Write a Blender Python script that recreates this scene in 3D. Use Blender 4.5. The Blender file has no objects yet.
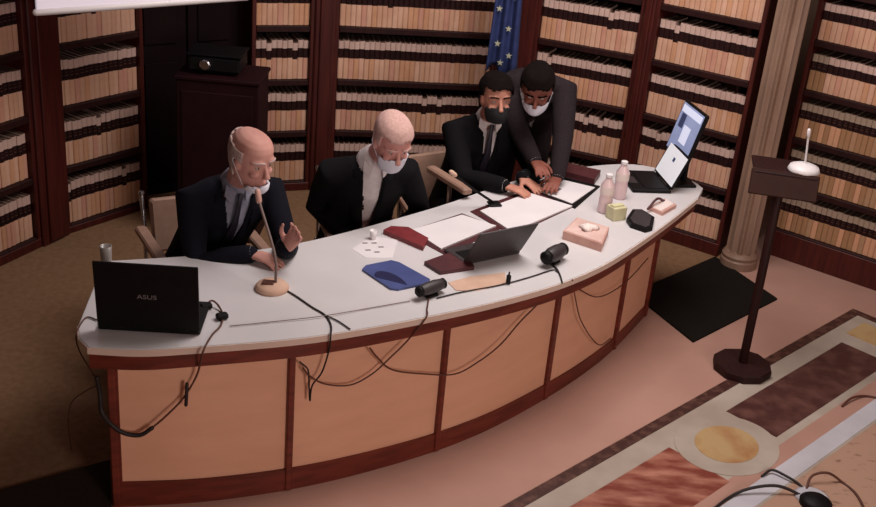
import bpy, math, random
import numpy as np
from mathutils import Vector as V, Matrix
random.seed(7)
col = bpy.context.scene.collection
R = math.radians
# ------------------------------------------------------------------ camera
F_PX, PITCH, ROLL, CZ = 1100.0, R(24.5), R(5.2), 2.85
_fw = V((0, math.cos(PITCH), -math.sin(PITCH))); _rt = V((1, 0, 0)); _up = _rt.cross(_fw)
RT = _rt*math.cos(ROLL)+_up*math.sin(ROLL); UP = -_rt*math.sin(ROLL)+_up*math.cos(ROLL)
CAM = V((0, 0, CZ))
def at(u, v, z):
    d = (u-438)/F_PX*RT-(v-253.5)/F_PX*UP+_fw
    return CAM+d*((z-CZ)/d.z)
cd = bpy.data.cameras.new('camera'); cam = bpy.data.objects.new('camera', cd); col.objects.link(cam)
cd.sensor_width = 36; cd.lens = F_PX/876*36; cd.clip_start = .05
M3 = Matrix((RT, UP, -_fw)).transposed().to_4x4(); M3.translation = CAM
cam.matrix_world = M3
bpy.context.scene.camera = cam
# ------------------------------------------------------------------ materials
def lin(c):
    return tuple((x/12.92 if x <= .04045 else ((x+.055)/1.055)**2.4) for x in [k/255 for k in c])+(1,)
def mat(name, c, rough=.6, metal=0, c2=None, scale=8, kind='noise', bump=0, emit=None, es=1, trans=0, stretch=(1, 1, 1), spec=.5, detail=4, lo=.35, hi=.65):
    m = bpy.data.materials.new(name); m.use_nodes = True
    nt = m.node_tree; b = nt.nodes['Principled BSDF']
    b.inputs['Base Color'].default_value = lin(c); b.inputs['Roughness'].default_value = rough
    b.inputs['Metallic'].default_value = metal; b.inputs['Transmission Weight'].default_value = trans
    b.inputs['Specular IOR Level'].default_value = spec
    if c2 is not None or bump:
        tc = nt.nodes.new('ShaderNodeTexCoord'); mp = nt.nodes.new('ShaderNodeMapping')
        mp.inputs['Scale'].default_value = stretch
        nt.links.new(tc.outputs['Object'], mp.inputs['Vector'])
        if kind == 'noise':
            n = nt.nodes.new('ShaderNodeTexNoise'); n.inputs['Scale'].default_value = scale; n.inputs['Detail'].default_value = detail
            out = n.outputs['Fac']
        elif kind == 'wave':
            n = nt.nodes.new('ShaderNodeTexWave'); n.inputs['Scale'].default_value = scale; n.inputs['Distortion'].default_value = 9; n.inputs['Detail'].default_value = detail
            out = n.outputs['Fac']
        else:
            n = nt.nodes.new('ShaderNodeTexVoronoi'); n.inputs['Scale'].default_value = scale; out = n.outputs['Distance']
        nt.links.new(mp.outputs['Vector'], n.inputs['Vector'])
        if c2 is not None:
            r = nt.nodes.new('ShaderNodeValToRGB')
            r.color_ramp.elements[0].color = lin(c); r.color_ramp.elements[1].color = lin(c2)
            r.color_ramp.elements[0].position = lo; r.color_ramp.elements[1].position = hi
            nt.links.new(out, r.inputs['Fac']); nt.links.new(r.outputs['Color'], b.inputs['Base Color'])
        if bump:
            bp = nt.nodes.new('ShaderNodeBump'); bp.inputs['Strength'].default_value = bump
            nt.links.new(out, bp.inputs['Height']); nt.links.new(bp.outputs['Normal'], b.inputs['Normal'])
    if emit is not None:
        b.inputs['Emission Color'].default_value = lin(emit); b.inputs['Emission Strength'].default_value = es
    return m
MT = dict(
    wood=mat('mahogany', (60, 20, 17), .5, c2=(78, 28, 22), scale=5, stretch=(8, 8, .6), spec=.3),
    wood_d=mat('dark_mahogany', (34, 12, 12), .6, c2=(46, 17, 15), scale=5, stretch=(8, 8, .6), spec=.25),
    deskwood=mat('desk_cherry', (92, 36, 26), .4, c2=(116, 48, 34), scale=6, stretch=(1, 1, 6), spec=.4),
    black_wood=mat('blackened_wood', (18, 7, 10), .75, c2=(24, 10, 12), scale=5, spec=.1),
    panel=mat('maple_panel', (222, 168, 138), .5, c2=(230, 176, 146), scale=3, stretch=(1, 1, 4), spec=.3),
    top=mat('white_laminate', (208, 204, 206), .35, c2=(216, 211, 212), scale=3, spec=.5),
    topedge=mat('pale_edge_band', (214, 190, 176), .4, c2=(222, 200, 186), scale=5),
    lectw=mat('dark_walnut', (46, 24, 20), .6, c2=(56, 30, 24), scale=5, spec=.2),
    cab=mat('dark_plum_wood', (32, 9, 14), .6, c2=(38, 12, 17), scale=5, spec=.15),
    carpet=mat('olive_brown_carpet', (142, 110, 84), .95, c2=(130, 99, 74), scale=30, spec=.1),
    wall=mat('plaster', (120, 96, 80), .9, c2=(128, 102, 86), scale=4),
    marble=mat('pink_marble', (190, 148, 134), .42, c2=(172, 132, 118), scale=1.6, detail=8, spec=.4, lo=.3, hi=.7),
    white_m=mat('white_marble', (184, 172, 160), .35, c2=(166, 152, 140), scale=4, detail=8),
    dark_m=mat('dark_red_marble', (74, 42, 40), .35, c2=(108, 72, 66), scale=9, detail=10, lo=.42, hi=.72),
    red_m=mat('red_veined_marble', (128, 62, 50), .35, c2=(186, 128, 108), scale=5, detail=10, stretch=(1, 3, 1), lo=.4, hi=.68),
    gold_m=mat('golden_marble', (186, 156, 112), .35, c2=(164, 112, 72), scale=7, detail=6, lo=.45, hi=.75),
    border_m=mat('border_marble', (66, 38, 34), .4, c2=(104, 72, 62), scale=22, detail=6, lo=.45, hi=.7),
    beige_m=mat('speckled_beige_marble', (180, 144, 124), .4, c2=(128, 92, 78), scale=14, detail=5, lo=.58, hi=.72, stretch=(1, 2.2, 1)),
    lav_m=mat('pale_lilac_marble', (206, 204, 212), .35, c2=(188, 184, 192), scale=4, detail=6),
    patchl=mat('dark_brown_patch', (46, 35, 28), .9, c2=(52, 40, 32), scale=60, spec=.1),
    mat_=mat('black_mat', (24, 20, 18), .9, c2=(30, 25, 22), scale=60, bump=.2, spec=.1),
    column=mat('column_stone', (150, 120, 102), .5, c2=(130, 102, 86), scale=5, stretch=(1, 1, .4)),
    bookA=mat('book_cream', (212, 166, 138), .8, c2=(200, 152, 124), scale=9),
    bookB=mat('book_pale', (218, 174, 148), .8, c2=(206, 160, 134), scale=9),
    bookC=mat('book_tan', (208, 156, 122), .8, c2=(196, 144, 110), scale=9),
    bookD=mat('book_rose', (208, 154, 132), .8, c2=(196, 142, 120), scale=9),
    bookE=mat('book_tan_dimmed', (168, 126, 90), .8, c2=(154, 112, 78), scale=9), bookF=mat('book_light_brown_dimmed', (178, 138, 106), .8, c2=(164, 124, 92), scale=9),  # dim light on the right-hand bookcase is put into these browner book colours
    cap_p=mat('spine_head_pale', (206, 176, 164), .8, c2=(194, 162, 150), scale=9), cap_t=mat('spine_head_dimmed', (160, 138, 120), .8, c2=(148, 126, 108), scale=9),  # second tone darkened likewise for the dimly lit right-hand bookcase
    band=mat('book_title_band', (30, 10, 12), .7, c2=(44, 18, 16), scale=40, spec=.2),
    gilt=mat('book_gilding', (74, 44, 32), .6, metal=.0, bump=.1),
    paper_e=mat('shade_toned_page_block', (92, 64, 50), .9, bump=.1),  # shade under the shelves painted into the colour of the page tops
    suit_navy=mat('navy_wool', (15, 15, 24), .9, c2=(19, 19, 29), scale=90, bump=.05, spec=.15),
    suit_black=mat('black_wool', (13, 11, 14), .9, c2=(17, 15, 18), scale=90, bump=.05, spec=.15),
    suit_grey=mat('brownish_grey_wool', (36, 28, 31), .9, c2=(43, 34, 37), scale=90, bump=.05, spec=.15),
    shirt=mat('white_shirt_cotton', (206, 196, 196), .8, c2=(216, 208, 208), scale=40),
    shirt_grey=mat('grey_blue_shirt_cotton', (128, 128, 144), .8, c2=(140, 140, 156), scale=40),
    tie=mat('dark_tie_silk', (28, 24, 36), .5, c2=(36, 30, 46), scale=60),
    skin1=mat('ruddy_skin', (200, 148, 136), .65, c2=(186, 132, 122), scale=12, spec=.35),
    skin2=mat('light_skin', (208, 152, 142), .6, c2=(196, 138, 128), scale=12, spec=.35),
    skin3=mat('olive_skin', (196, 138, 118), .6, c2=(182, 124, 106), scale=12, spec=.3),
    skin4=mat('tanned_skin', (140, 84, 70), .6, c2=(126, 72, 60), scale=12, spec=.3),
    hair_w=mat('white_hair', (190, 166, 160), .9, c2=(166, 142, 138), scale=70, bump=.4),
    hair_d=mat('dark_brown_hair', (13, 8, 8), .9, c2=(20, 12, 11), scale=70, bump=.4, spec=.08),
    hair_p=mat('thin_pinkish_white_hair', (206, 168, 160), .9, c2=(190, 152, 144), scale=70, bump=.3),
    mask_w=mat('white_mask_fabric', (214, 214, 226), .8, bump=.1),
    mask_b=mat('black_mask_fabric', (18, 16, 20), .8, bump=.1),
    eye=mat('eye_white', (176, 156, 146), .3, bump=.02), iris=mat('dark_iris', (40, 26, 20), .3, bump=.02),
    chrome=mat('chrome', (190, 190, 195), .25, 1, bump=.02),
    leather=mat('beige_leather', (158, 124, 106), .6, c2=(146, 114, 98), scale=20, bump=.1),
    black_p=mat('black_plastic', (12, 10, 12), .55, c2=(16, 13, 15), scale=30, spec=.2),
    grey_p=mat('grey_plastic', (50, 43, 45), .5, c2=(58, 50, 52), scale=30),
    cable=mat('black_cable', (30, 20, 20), .6, bump=.05), cable_b=mat('brown_cable', (88, 48, 36), .6, bump=.05),
    cable_g=mat('grey_cable', (120, 100, 96), .6, bump=.05),
    logo=mat('silver_lettering', (150, 150, 155), .3, .6, bump=.02),
    paper=mat('white_paper', (222, 216, 218), .8, c2=(228, 222, 224), scale=5), ink=mat('ink_marks', (110, 90, 100), .8, bump=.02),
    maroon=mat('maroon_leatherette', (112, 34, 40), .5, c2=(126, 42, 46), scale=30, bump=.1),
    dmaroon=mat('dark_maroon_leatherette', (70, 28, 34), .5, c2=(82, 36, 40), scale=30, bump=.1),
    blue=mat('blue_plastic', (64, 76, 128), .4, c2=(74, 86, 140), scale=8), dblue=mat('dark_blue_print', (24, 28, 72), .4, bump=.02),
    beige=mat('beige_cardboard', (212, 176, 154), .7, c2=(202, 164, 142), scale=12), pink=mat('pink_cardboard', (208, 164, 152), .7, c2=(196, 150, 138), scale=12),
    pinkl=mat('pale_pink_print', (222, 192, 184), .7, c2=(208, 172, 162), scale=12),
    tissue=mat('tissue', (232, 216, 210), .9, bump=.1),
    bottle=mat('clear_plastic', (236, 208, 208), .3, trans=.12, c2=(226, 198, 200), scale=9), cap=mat('white_cap', (230, 224, 226), .4, bump=.02),
    water=mat('drinking_glass', (225, 215, 210), .25, trans=.6, bump=.02),
    lime=mat('yellow_green_card', (208, 202, 164), .6, c2=(198, 190, 150), scale=20),
    flag=mat('flag_blue_cloth', (34, 46, 92), .8, c2=(42, 54, 104), scale=20), star=mat('flag_pale_star', (176, 176, 150), .7, bump=.02),
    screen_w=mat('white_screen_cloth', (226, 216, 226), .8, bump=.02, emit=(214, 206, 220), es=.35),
    scr1=mat('lit_monitor_picture', (120, 130, 160), .3, emit=(112, 122, 156), es=.75, c2=(150, 158, 186), scale=6),
    scr2=mat('lit_laptop_page', (200, 200, 205), .3, emit=(196, 194, 198), es=.7, bump=.01),
    scr3=mat('dim_laptop_screen', (60, 52, 52), .25, c2=(70, 60, 58), scale=6),
    scrl=mat('pale_picture_block', (190, 195, 215), .3, emit=(186, 188, 208), es=.8, bump=.01),
    scrd=mat('dark_picture_block', (50, 58, 86), .3, emit=(44, 52, 84), es=.6, bump=.01),
    red=mat('red_plastic', (150, 50, 44), .5, bump=.05),
)
# ------------------------------------------------------------------ mesh helpers
class MB:
    def __init__(s): s.v = []; s.f = []; s.m = []
    def add(s, vs, fs, mi=0):
        o = len(s.v); s.v += [tuple(x) for x in vs]; s.f += [tuple(i+o for i in f) for f in fs]; s.m += [mi]*len(fs); return s
    def box(s, c, X, Y, Z, mi=0):                       # centre and three half-vectors
        c, X, Y, Z = V(c), V(X), V(Y), V(Z)
        if X.cross(Y).dot(Z) < 0: X = -X
        vs = [c+X*a+Y*b+Z*d for d in (-1, 1) for b in (-1, 1) for a in (-1, 1)]
        return s.add(vs, [(0, 2, 3, 1), (4, 5, 7, 6), (0, 1, 5, 4), (2, 6, 7, 3), (0, 4, 6, 2), (1, 3, 7, 5)], mi)
    def bevbox(s, c, X, Y, Z, r=.005, mi=0):            # chamfered box
        c, X, Y, Z = V(c), V(X), V(Y), V(Z)
        lx, ly, lz = X.length, Y.length, Z.length; x, y, z = X.normalized(), Y.normalized(), Z.normalized()
        if x.cross(y).dot(z) < 0: x = -x
        r = min(r, .45*lx, .45*ly, .45*lz)
        def ring(ix, iy, h):
            a, b, q = lx-ix, ly-iy, r
            pts = [(-a+q, -b), (a-q, -b), (a, -b+q), (a, b-q), (a-q, b), (-a+q, b), (-a, b-q), (-a, -b+q)]
            return [c+x*p+y*t+z*h for p, t in pts]
        rs = [ring(r, r, -lz), ring(0, 0, -lz+r), ring(0, 0, lz-r), ring(r, r, lz)]
        vs = sum(rs, []); fs = [tuple(reversed(range(8))), tuple(range(24, 32))]
        for k in range(3):
            for i in range(8):
                j = (i+1) % 8; fs.append((k*8+i, k*8+j, k*8+8+j, k*8+8+i))
        return s.add(vs, fs, mi)
    def prism(s, poly, z0, z1, mi=0):                   # xy polygon
        n = len(poly); a = sum(poly[i][0]*poly[(i+1) % n][1]-poly[(i+1) % n][0]*poly[i][1] for i in range(n))
        if a < 0: poly = poly[::-1]
        vs = [(p[0], p[1], z0) for p in poly]+[(p[0], p[1], z1) for p in poly]
        fs = [tuple(reversed(range(n))), tuple(range(n, 2*n))]+[(i, (i+1) % n, n+(i+1) % n, n+i) for i in range(n)]
        return s.add(vs, fs, mi)
    def loft(s, path, ra, rb=None, side=None, n=12, mi=0, round_=True):   # elliptical tube; ra along side vector
        P_ = [V(p) for p in path]; k = len(P_)
        if not isinstance(ra, (list, tuple)): ra = [ra]*k
        if rb is None: rb = ra
        if not isinstance(rb, (list, tuple)): rb = [rb]*k
        st = []
        for i in range(k):
            t = (P_[min(i+1, k-1)]-P_[max(i-1, 0)]); t = t.normalized() if t.length > 1e-9 else V((0, 0, 1)); st.append((P_[i], t, ra[i], rb[i]))
        if round_:
            a = st[0]; b = st[-1]; r0 = min(a[2], a[3]); r1 = min(b[2], b[3])
            pre = [(a[0]-a[1]*r0*q, a[1], a[2]*w, a[3]*w) for q, w in ((.95, .3), (.7, .7))]
            post = [(b[0]+b[1]*r1*q, b[1], b[2]*w, b[3]*w) for q, w in ((.7, .7), (.95, .3))]
            st = pre+st+post
        prev = V(side) if side is not None else None; rings = []
        for c, t, a, b in st:
            if prev is None:
                prev = t.cross(V((0, 0, 1))); prev = prev if prev.length > .1 else t.cross(V((1, 0, 0)))
            sx = (prev-t*prev.dot(t)); sx = sx.normalized() if sx.length > 1e-6 else t.orthogonal().normalized()
            if side is None: prev = sx
            sy = t.cross(sx)
            rings.append([c+sx*a*math.cos(2*math.pi*i/n)+sy*b*math.sin(2*math.pi*i/n) for i in range(n)])
        vs = sum(rings, []); K = len(rings)
        fs = [tuple(reversed(range(n))), tuple(range((K-1)*n, K*n))]
        for q in range(K-1):
            for i in range(n): j = (i+1) % n; fs.append((q*n+i, q*n+j, (q+1)*n+j, (q+1)*n+i))
        return s.add(vs, fs, mi)
    def tube(s, pts, r, n=8, mi=0, sm=6): return s.loft(catmull(pts, sm) if len(pts) > 2 and sm else pts, r, n=n, mi=mi)
    def lathe(s, c, prof, n=24, ax=(0, 0, 1), mi=0):    # profile of (r, h)
        ax = V(ax).normalized(); sx = ax.orthogonal().normalized(); sy = ax.cross(sx); vs = []; c = V(c)
        for r, h in prof: vs += [c+ax*h+(sx*math.cos(2*math.pi*i/n)+sy*math.sin(2*math.pi*i/n))*max(r, 1e-4) for i in range(n)]
        K = len(prof); fs = [tuple(reversed(range(n))), tuple(range((K-1)*n, K*n))]
        for q in range(K-1):
            for i in range(n): j = (i+1) % n; fs.append((q*n+i, q*n+j, (q+1)*n+j, (q+1)*n+i))
        return s.add(vs, fs, mi)
    def ell(s, c, rx, ry, rz, X=(1, 0, 0), Y=(0, 1, 0), Z=(0, 0, 1), n=14, mi=0):
        c, X, Y, Z = V(c), V(X), V(Y), V(Z); vs = []; m = n//2+1
        vs.append(c-Z*rz)
        for j in range(1, m):
            ph = -math.pi/2+math.pi*j/m
            for i in range(n):
                th = 2*math.pi*i/n; vs.append(c+X*rx*math.cos(ph)*math.cos(th)+Y*ry*math.cos(ph)*math.sin(th)+Z*rz*math.sin(ph))
        vs.append(c+Z*rz); L = len(vs)-1; fs = [(0, 1+(i+1) % n, 1+i) for i in range(n)]
        for j in range(m-2):
            for i in range(n): k = (i+1) % n; fs.append((1+j*n+i, 1+j*n+k, 1+(j+1)*n+k, 1+(j+1)*n+i))
        fs += [(L, 1+(m-2)*n+i, 1+(m-2)*n+(i+1) % n) for i in range(n)]
        return s.add(vs, fs, mi)
    def mesh(s, name, mats, smooth=False):
        me = bpy.data.meshes.new(name); me.from_pydata(s.v, [], s.f)
        for m in (mats if isinstance(mats, (list, tuple)) else [mats]): me.materials.append(m)
        me.polygons.foreach_set('material_index', s.m)
        if smooth: me.polygons.foreach_set('use_smooth', [True]*len(me.polygons))
        me.update(); return me
    def build(s, name, mats, parent=None, smooth=False, origin=None):
        if origin is None:
            if parent is not None: origin = V(parent['_o'])
            else: origin = base_of(s.v)
        origin = V(origin); s.v = [tuple(V(p)-origin) for p in s.v]
        o = bpy.data.objects.new(name, s.mesh(name, mats, smooth)); col.objects.link(o)
        o['_o'] = list(origin)
        if parent is not None:
            o.parent = parent
            po = V(parent['_o']); o.location = origin-po
        else: o.location = origin
        return o
def base_of(vs):
    xs = [p[0] for p in vs]; ys = [p[1] for p in vs]; zs = [p[2] for p in vs]
    return V(((min(xs)+max(xs))/2, (min(ys)+max(ys))/2, min(zs)))
def catmull(pts, k=6):
    P_ = [V(p) for p in pts]; P_ = [P_[0]*2-P_[1]]+P_+[P_[-1]*2-P_[-2]]; out = []
    for i in range(1, len(P_)-2):
        a, b, c, d = P_[i-1:i+3]
        for j in range(k):
            t = j/k; out.append(.5*((2*b)+(c-a)*t+(2*a-5*b+4*c-d)*t*t+(3*b-a-3*c+d)*t**3))
    out.append(P_[-2]); return out
def thing(name, label, cat, loc, group=None):
    o = bpy.data.objects.new(name, None); col.objects.link(o); o.location = loc; o.empty_display_size = .1
    o['_o'] = list(V(loc)); return tag(o, label, cat, group)
def tag(o, label, cat, group=None, kind=None):
    o['label'] = label; o['category'] = cat
    if group: o['group'] = group
    if kind: o['kind'] = kind
    return o
def struct(o): o['kind'] = 'structure'; return o
def blob(mb, voxel, smooth=4, name='b'):                # fuse overlapping shapes into one continuous surface
    me = mb.mesh(name, MT['paper']); o = bpy.data.objects.new(name, me); col.objects.link(o)
    m = o.modifiers.new('r', 'REMESH'); m.mode = 'VOXEL'; m.voxel_size = voxel
    if smooth: m = o.modifiers.new('s', 'SMOOTH'); m.iterations = smooth; m.factor = .5
    dg = bpy.context.evaluated_depsgraph_get(); ev = o.evaluated_get(dg); res = bpy.data.meshes.new_from_object(ev)
    out = MB(); out.v = [tuple(v.co) for v in res.vertices]; out.f = [tuple(p.vertices) for p in res.polygons]; out.m = [0]*len(out.f)
    bpy.data.objects.remove(o); bpy.data.meshes.remove(res); return out
def cull(mb, keep):                                     # drop faces whose centre fails the test
    fs = []
    for f in mb.f:
        c = V((0, 0, 0))
        for i in f: c += V(mb.v[i])
        if keep(c/len(f)): fs.append(f)
    used = sorted({i for f in fs for i in f}); ix = {a: b for b, a in enumerate(used)}
    o = MB(); o.v = [mb.v[i] for i in used]; o.f = [tuple(ix[i] for i in f) for f in fs]; o.m = [0]*len(fs); return o
def solid(o, t):
    m = o.modifiers.new('thickness', 'SOLIDIFY'); m.thickness = t; m.offset = 0; return o
def XY(p): return (p[0], p[1])
# ------------------------------------------------------------------ the setting
def carpet():
    pts = [(-4.2, -1.6), (-1.6, -1.6), (-1.16, 3.72), (-.5, 3.9), (.05, 4.3), (.6, 4.85), (1.0, 5.4), (1.25, 5.85), (1.62, 6.25), (1.9, 6.6), (1.9, 8.6), (-4.2, 8.6)]
    MB().prism(pts, 0, .0015).build('olive_brown_carpet', MT['carpet'], floor)
FC = V((2.525, 5.997, 0)); FD = V((.6958, .7183, 0)); FN = V((.7183, -.6958, 0))
def fl(s_, t): return FC+FD*s_+FN*t
floor = struct(MB().prism([(-4.2, -1.6), (4.8, -1.6), (4.8, 8.6), (-4.2, 8.6)], -.1, 0).build('floor', MT['marble'], origin=(0, 0, 0)))
def inlay(name, pts, m, h=.002, z0=0.):
    return MB().prism([XY(fl(*p)) for p in pts], z0, z0+h).build(name, m, floor)
carpet()
W0 = -5.2
inlay('pale_marble_field', [(W0, 0), (0, 0), (0, 3), (W0, 3)], MT['white_m'], .001)
for pts in ([(W0, 0), (0, 0), (-.06, .06), (W0, .06)], [(0, 0), (0, 3), (-.06, 3), (-.06, .06)]): inlay('dark_border_strip', pts, MT['border_m'], .003)
inlay('golden_marble_panel', [(-.34, .13), (-.12, .13), (-.12, .42), (-.34, .42)], MT['gold_m'], .003)
inlay('dark_marble_panel', [(-1.66, .17), (-.47, .17), (-.47, .45), (-1.66, .45)], MT['dark_m'], .003)
inlay('red_marble_panel', [(W0, .18), (-2.16, .18), (-2.16, .51), (W0, .51)], MT['red_m'], .003)
inlay('pink_marble_strip', [(W0, .51), (-.3, .49), (-.3, .585), (W0, .585)], MT['marble'], .0025)
inlay('lilac_marble_strip', [(W0, .585), (-.3, .585), (-.3, .68), (W0, .68)], MT['lav_m'], .003)
inlay('speckled_marble_field', [(W0, .695), (-.3, .695), (-.3, 3), (W0, 3)], MT['beige_m'], .003)
def disc(r, n=40): return [(-1.915+r*math.cos(2*math.pi*i/n), .335+.86*r*math.sin(2*math.pi*i/n)) for i in range(n)]
inlay('white_medallion_ring', disc(.27), MT['white_m'], .0045); inlay('golden_medallion_centre', disc(.165), MT['gold_m'], .006)
ceil = struct(MB().box((.3, 3.5, 3.65), (4.5, 0, 0), (0, 5.1, 0), (0, 0, .05)).build('ceiling', MT['wall']))
struct(MB().box((.3, 8.5, 1.8), (4.5, 0, 0), (0, .05, 0), (0, 0, 1.8)).build('wall_back', MT['wall']))
struct(MB().box((-4.15, 3.5, 1.8), (.05, 0, 0), (0, 5.05, 0), (0, 0, 1.8)).build('wall_left', MT['wall']))
struct(MB().box((4.75, 3.5, 1.8), (.05, 0, 0), (0, 5.05, 0), (0, 0, 1.8)).build('wall_right', MT['wall']))
struct(MB().box((.3, -1.55, 1.8), (4.4, 0, 0), (0, .05, 0), (0, 0, 1.8)).build('wall_front', MT['wall']))
# ------------------------------------------------------------------ bookcases along the curved wall
def F0(u, v): p = at(u, v, 0); p.z = 0; return p
n5b = F0(717, 257)
BAYS = [  # name words, left end, right end, pilaster end, z0, period, rows
    ('at the left edge of the picture', V((-2.71, 4.94, 0)), V((-2.33, 5.84, 0)), V((-2.25, 6.04, 0)), .07, .37, 4),
    ('under the white screen', V((-2.25, 6.04, 0)), V((-1.90, 6.55, 0)), None, .055, .37, 4),
    ('between the dark cabinet and the bald man', F0(250, 193), F0(309, 190), F0(328, 189), .07, .36, 5),
    ('behind the two seated men in the middle', F0(328, 189), F0(482, 193), F0(514, 200), .07, .36, 5),
    ('behind the bending man', F0(514, 200), F0(611, 223), F0(620, 226), .09, .36, 5),
    ('behind the monitor, left of the stone column', F0(620, 226), n5b, None, .10, .357, 5),
    ('right of the stone column', F0(762, 252), V((3.35, 5.85, 0)), None, .19, .312, 5),
]
SH = 2.12; DEP = .30
ORD = ['bottom', 'second', 'third', 'fourth', 'fifth']
bmats = ['bookA', 'bookB', 'bookC', 'bookD']; tmats = ['bookE', 'bookC', 'bookE', 'bookF']
def book_mb(mb, c, X, N, w, h, d, ms=(0, 1, 2, 3, 4), s=0):
    # c: bottom centre of the spine, X sideways, N out of the shelf; spine slightly rounded
    Z = V((0, 0, 1)); prof = [(-w/2, -d), (-w/2, -.004), (-w*.3, 0), (w*.3, 0), (w/2, -.004), (w/2, -d)]
    zs = [(0, h*.55, ms[0]), (h*.55, h*.80, ms[1]), (h*.80, h, ms[4])]
    for a, b, m in zs:
        vs = [c+X*x+N*y+Z*a for x, y in prof]+[c+X*x+N*y+Z*b for x, y in prof]; n = 6
        mb.add(vs, [tuple(range(n-1, -1, -1)), tuple(range(n, 2*n))]+[(i, (i+1) % n, n+(i+1) % n, n+i) for i in range(n)], m)
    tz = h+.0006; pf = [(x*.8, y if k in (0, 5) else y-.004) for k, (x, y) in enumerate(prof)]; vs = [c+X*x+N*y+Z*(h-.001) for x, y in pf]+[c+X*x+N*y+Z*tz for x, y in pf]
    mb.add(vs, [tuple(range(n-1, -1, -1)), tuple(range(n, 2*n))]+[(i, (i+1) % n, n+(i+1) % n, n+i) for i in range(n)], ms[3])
    if s:
        mb.box(c+N*.0005+Z*(h*.66), X*(w*.28), N*.0012, Z*(h*.012), ms[2]); mb.box(c+N*.0005+Z*(h*.73), X*(w*.2), N*.0012, Z*(h*.008), ms[2])
short_ = {0: 'at the far left', 1: 'under the screen', 6: 'right of the column'}
protos = {}
rest = MB(); nind = 0
for bi, (where, A, B, Cp, z0, per, rows) in enumerate(BAYS):
    X = (B-A).normalized(); N = V((X.y, -X.x, 0)); L = (B-A).length; Z = V((0, 0, 1)); mid = (A+B)/2
    t = thing('bookcase', 'tall dark wood bookcase of bound volumes '+where, 'bookcase', mid-N*DEP/2, 'built-in bookcases along the curved wall')
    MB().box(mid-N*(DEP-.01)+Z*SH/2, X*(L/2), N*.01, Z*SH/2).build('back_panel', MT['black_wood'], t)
    for e, sg in ((A, 1), (B, -1)):
        MB().bevbox(e+X*sg*.014-N*(DEP/2)+Z*SH/2, X*.014, N*DEP/2, Z*SH/2, .004).build('side_panel', MT['wood'], t)
    MB().bevbox(mid-N*(DEP/2-.004)+Z*(z0-.012)/2, X*(L/2-.002), N*DEP/2, Z*((z0-.012)/2), .004).build('plinth', MT['wood'], t)
    MB().bevbox(mid-N*(DEP/2-.02)+Z*(SH+.03), X*(L/2-.002), N*(DEP/2+.02), Z*.03, .01).build('cornice', MT['wood'], t)
    for r in range(rows+1):
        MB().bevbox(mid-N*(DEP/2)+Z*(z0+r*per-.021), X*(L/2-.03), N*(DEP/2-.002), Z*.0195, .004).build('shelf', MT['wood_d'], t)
    if Cp is not None:
        c2 = (B+Cp)/2; X2 = (Cp-B).normalized(); N2 = V((X2.y, -X2.x, 0)); L2 = (Cp-B).length
        pm = MB().bevbox(c2-N2*(DEP/2-.01)+Z*SH/2, X2*(L2/2+.004), N2*(DEP/2+.01), Z*SH/2, .008)
        pm.bevbox(c2+N2*.025+Z*(SH/2), X2*(L2*.3), N2*.012, Z*(SH/2-.02), .01)
        pm.build('pilaster', MT['wood'], t)
    h0 = per*.715; wb = .0335; nb = int((L-.062)/wb); w = (L-.062)/nb
    for r in range(rows):
        indiv = bi in (0, 1, 6) and not (bi == 6 and r == 4)
        for k in range(nb):
            g = A+X*(.031+w*(k+.5))-N*(.028+random.random()*.006)+Z*(z0+r*per)
            h = h0*(1+random.uniform(-.012, .012)) if random.random() > .04 else h0*.93
            mk = random.choices(range(4), (4, 3, 2.2, 1.6))[0]
            if g.x < -2.72: continue
            if indiv and nind < 300:
                key = (bi, mk)
                if key not in protos:
                    pb = MB(); book_mb(pb, V((0, 0, 0)), V((1, 0, 0)), V((0, -1, 0)), w-.0015, h0, .2, s=1)
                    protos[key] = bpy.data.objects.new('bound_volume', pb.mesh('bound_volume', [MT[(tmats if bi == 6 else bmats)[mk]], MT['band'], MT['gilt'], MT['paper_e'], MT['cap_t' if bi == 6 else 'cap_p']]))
                o = protos[key].copy(); col.objects.link(o); o.location = g; o.rotation_euler = (0, 0, math.atan2(X.y, X.x)); o.scale = (1, 1, h/h0)
                tag(o, 'cream bound volume with dark title band, %s shelf of the bookcase %s' % (ORD[r], short_[bi]), 'book', 'volumes on the %s shelf of the bookcase %s' % (ORD[r], where)); nind += 1
            else: book_mb(rest, g, X, N, w-.0015, h, .2, ms=(mk, 4, 5, 6, 7))
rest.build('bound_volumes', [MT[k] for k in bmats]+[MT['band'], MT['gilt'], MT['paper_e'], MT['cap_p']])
tag(bpy.data.objects['bound_volumes'], 'rows of cream bound volumes with dark title bands filling the middle bookcases behind the men', 'books', kind='stuff')
for o in protos.values(): bpy.data.objects.remove(o)
Z = V((0, 0, 1))
# dark recess with panelled doors between the second and third case
A, B = BAYS[1][2], BAYS[2][1]; X = (B-A).normalized(); N = V((X.y, -X.x, 0)); L = (B-A).length; mid = (A+B)/2
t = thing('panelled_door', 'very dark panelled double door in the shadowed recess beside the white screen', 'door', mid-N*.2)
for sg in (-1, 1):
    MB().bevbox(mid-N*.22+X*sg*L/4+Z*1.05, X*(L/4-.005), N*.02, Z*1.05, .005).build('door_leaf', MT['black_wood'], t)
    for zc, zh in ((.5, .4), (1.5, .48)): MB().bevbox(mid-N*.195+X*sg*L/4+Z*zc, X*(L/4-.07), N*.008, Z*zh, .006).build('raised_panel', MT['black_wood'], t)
MB().box(mid-N*.2+Z*2.14, X*(L/2), N*.1, Z*.035).build('lintel', MT['wood_d'], t)
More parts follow.
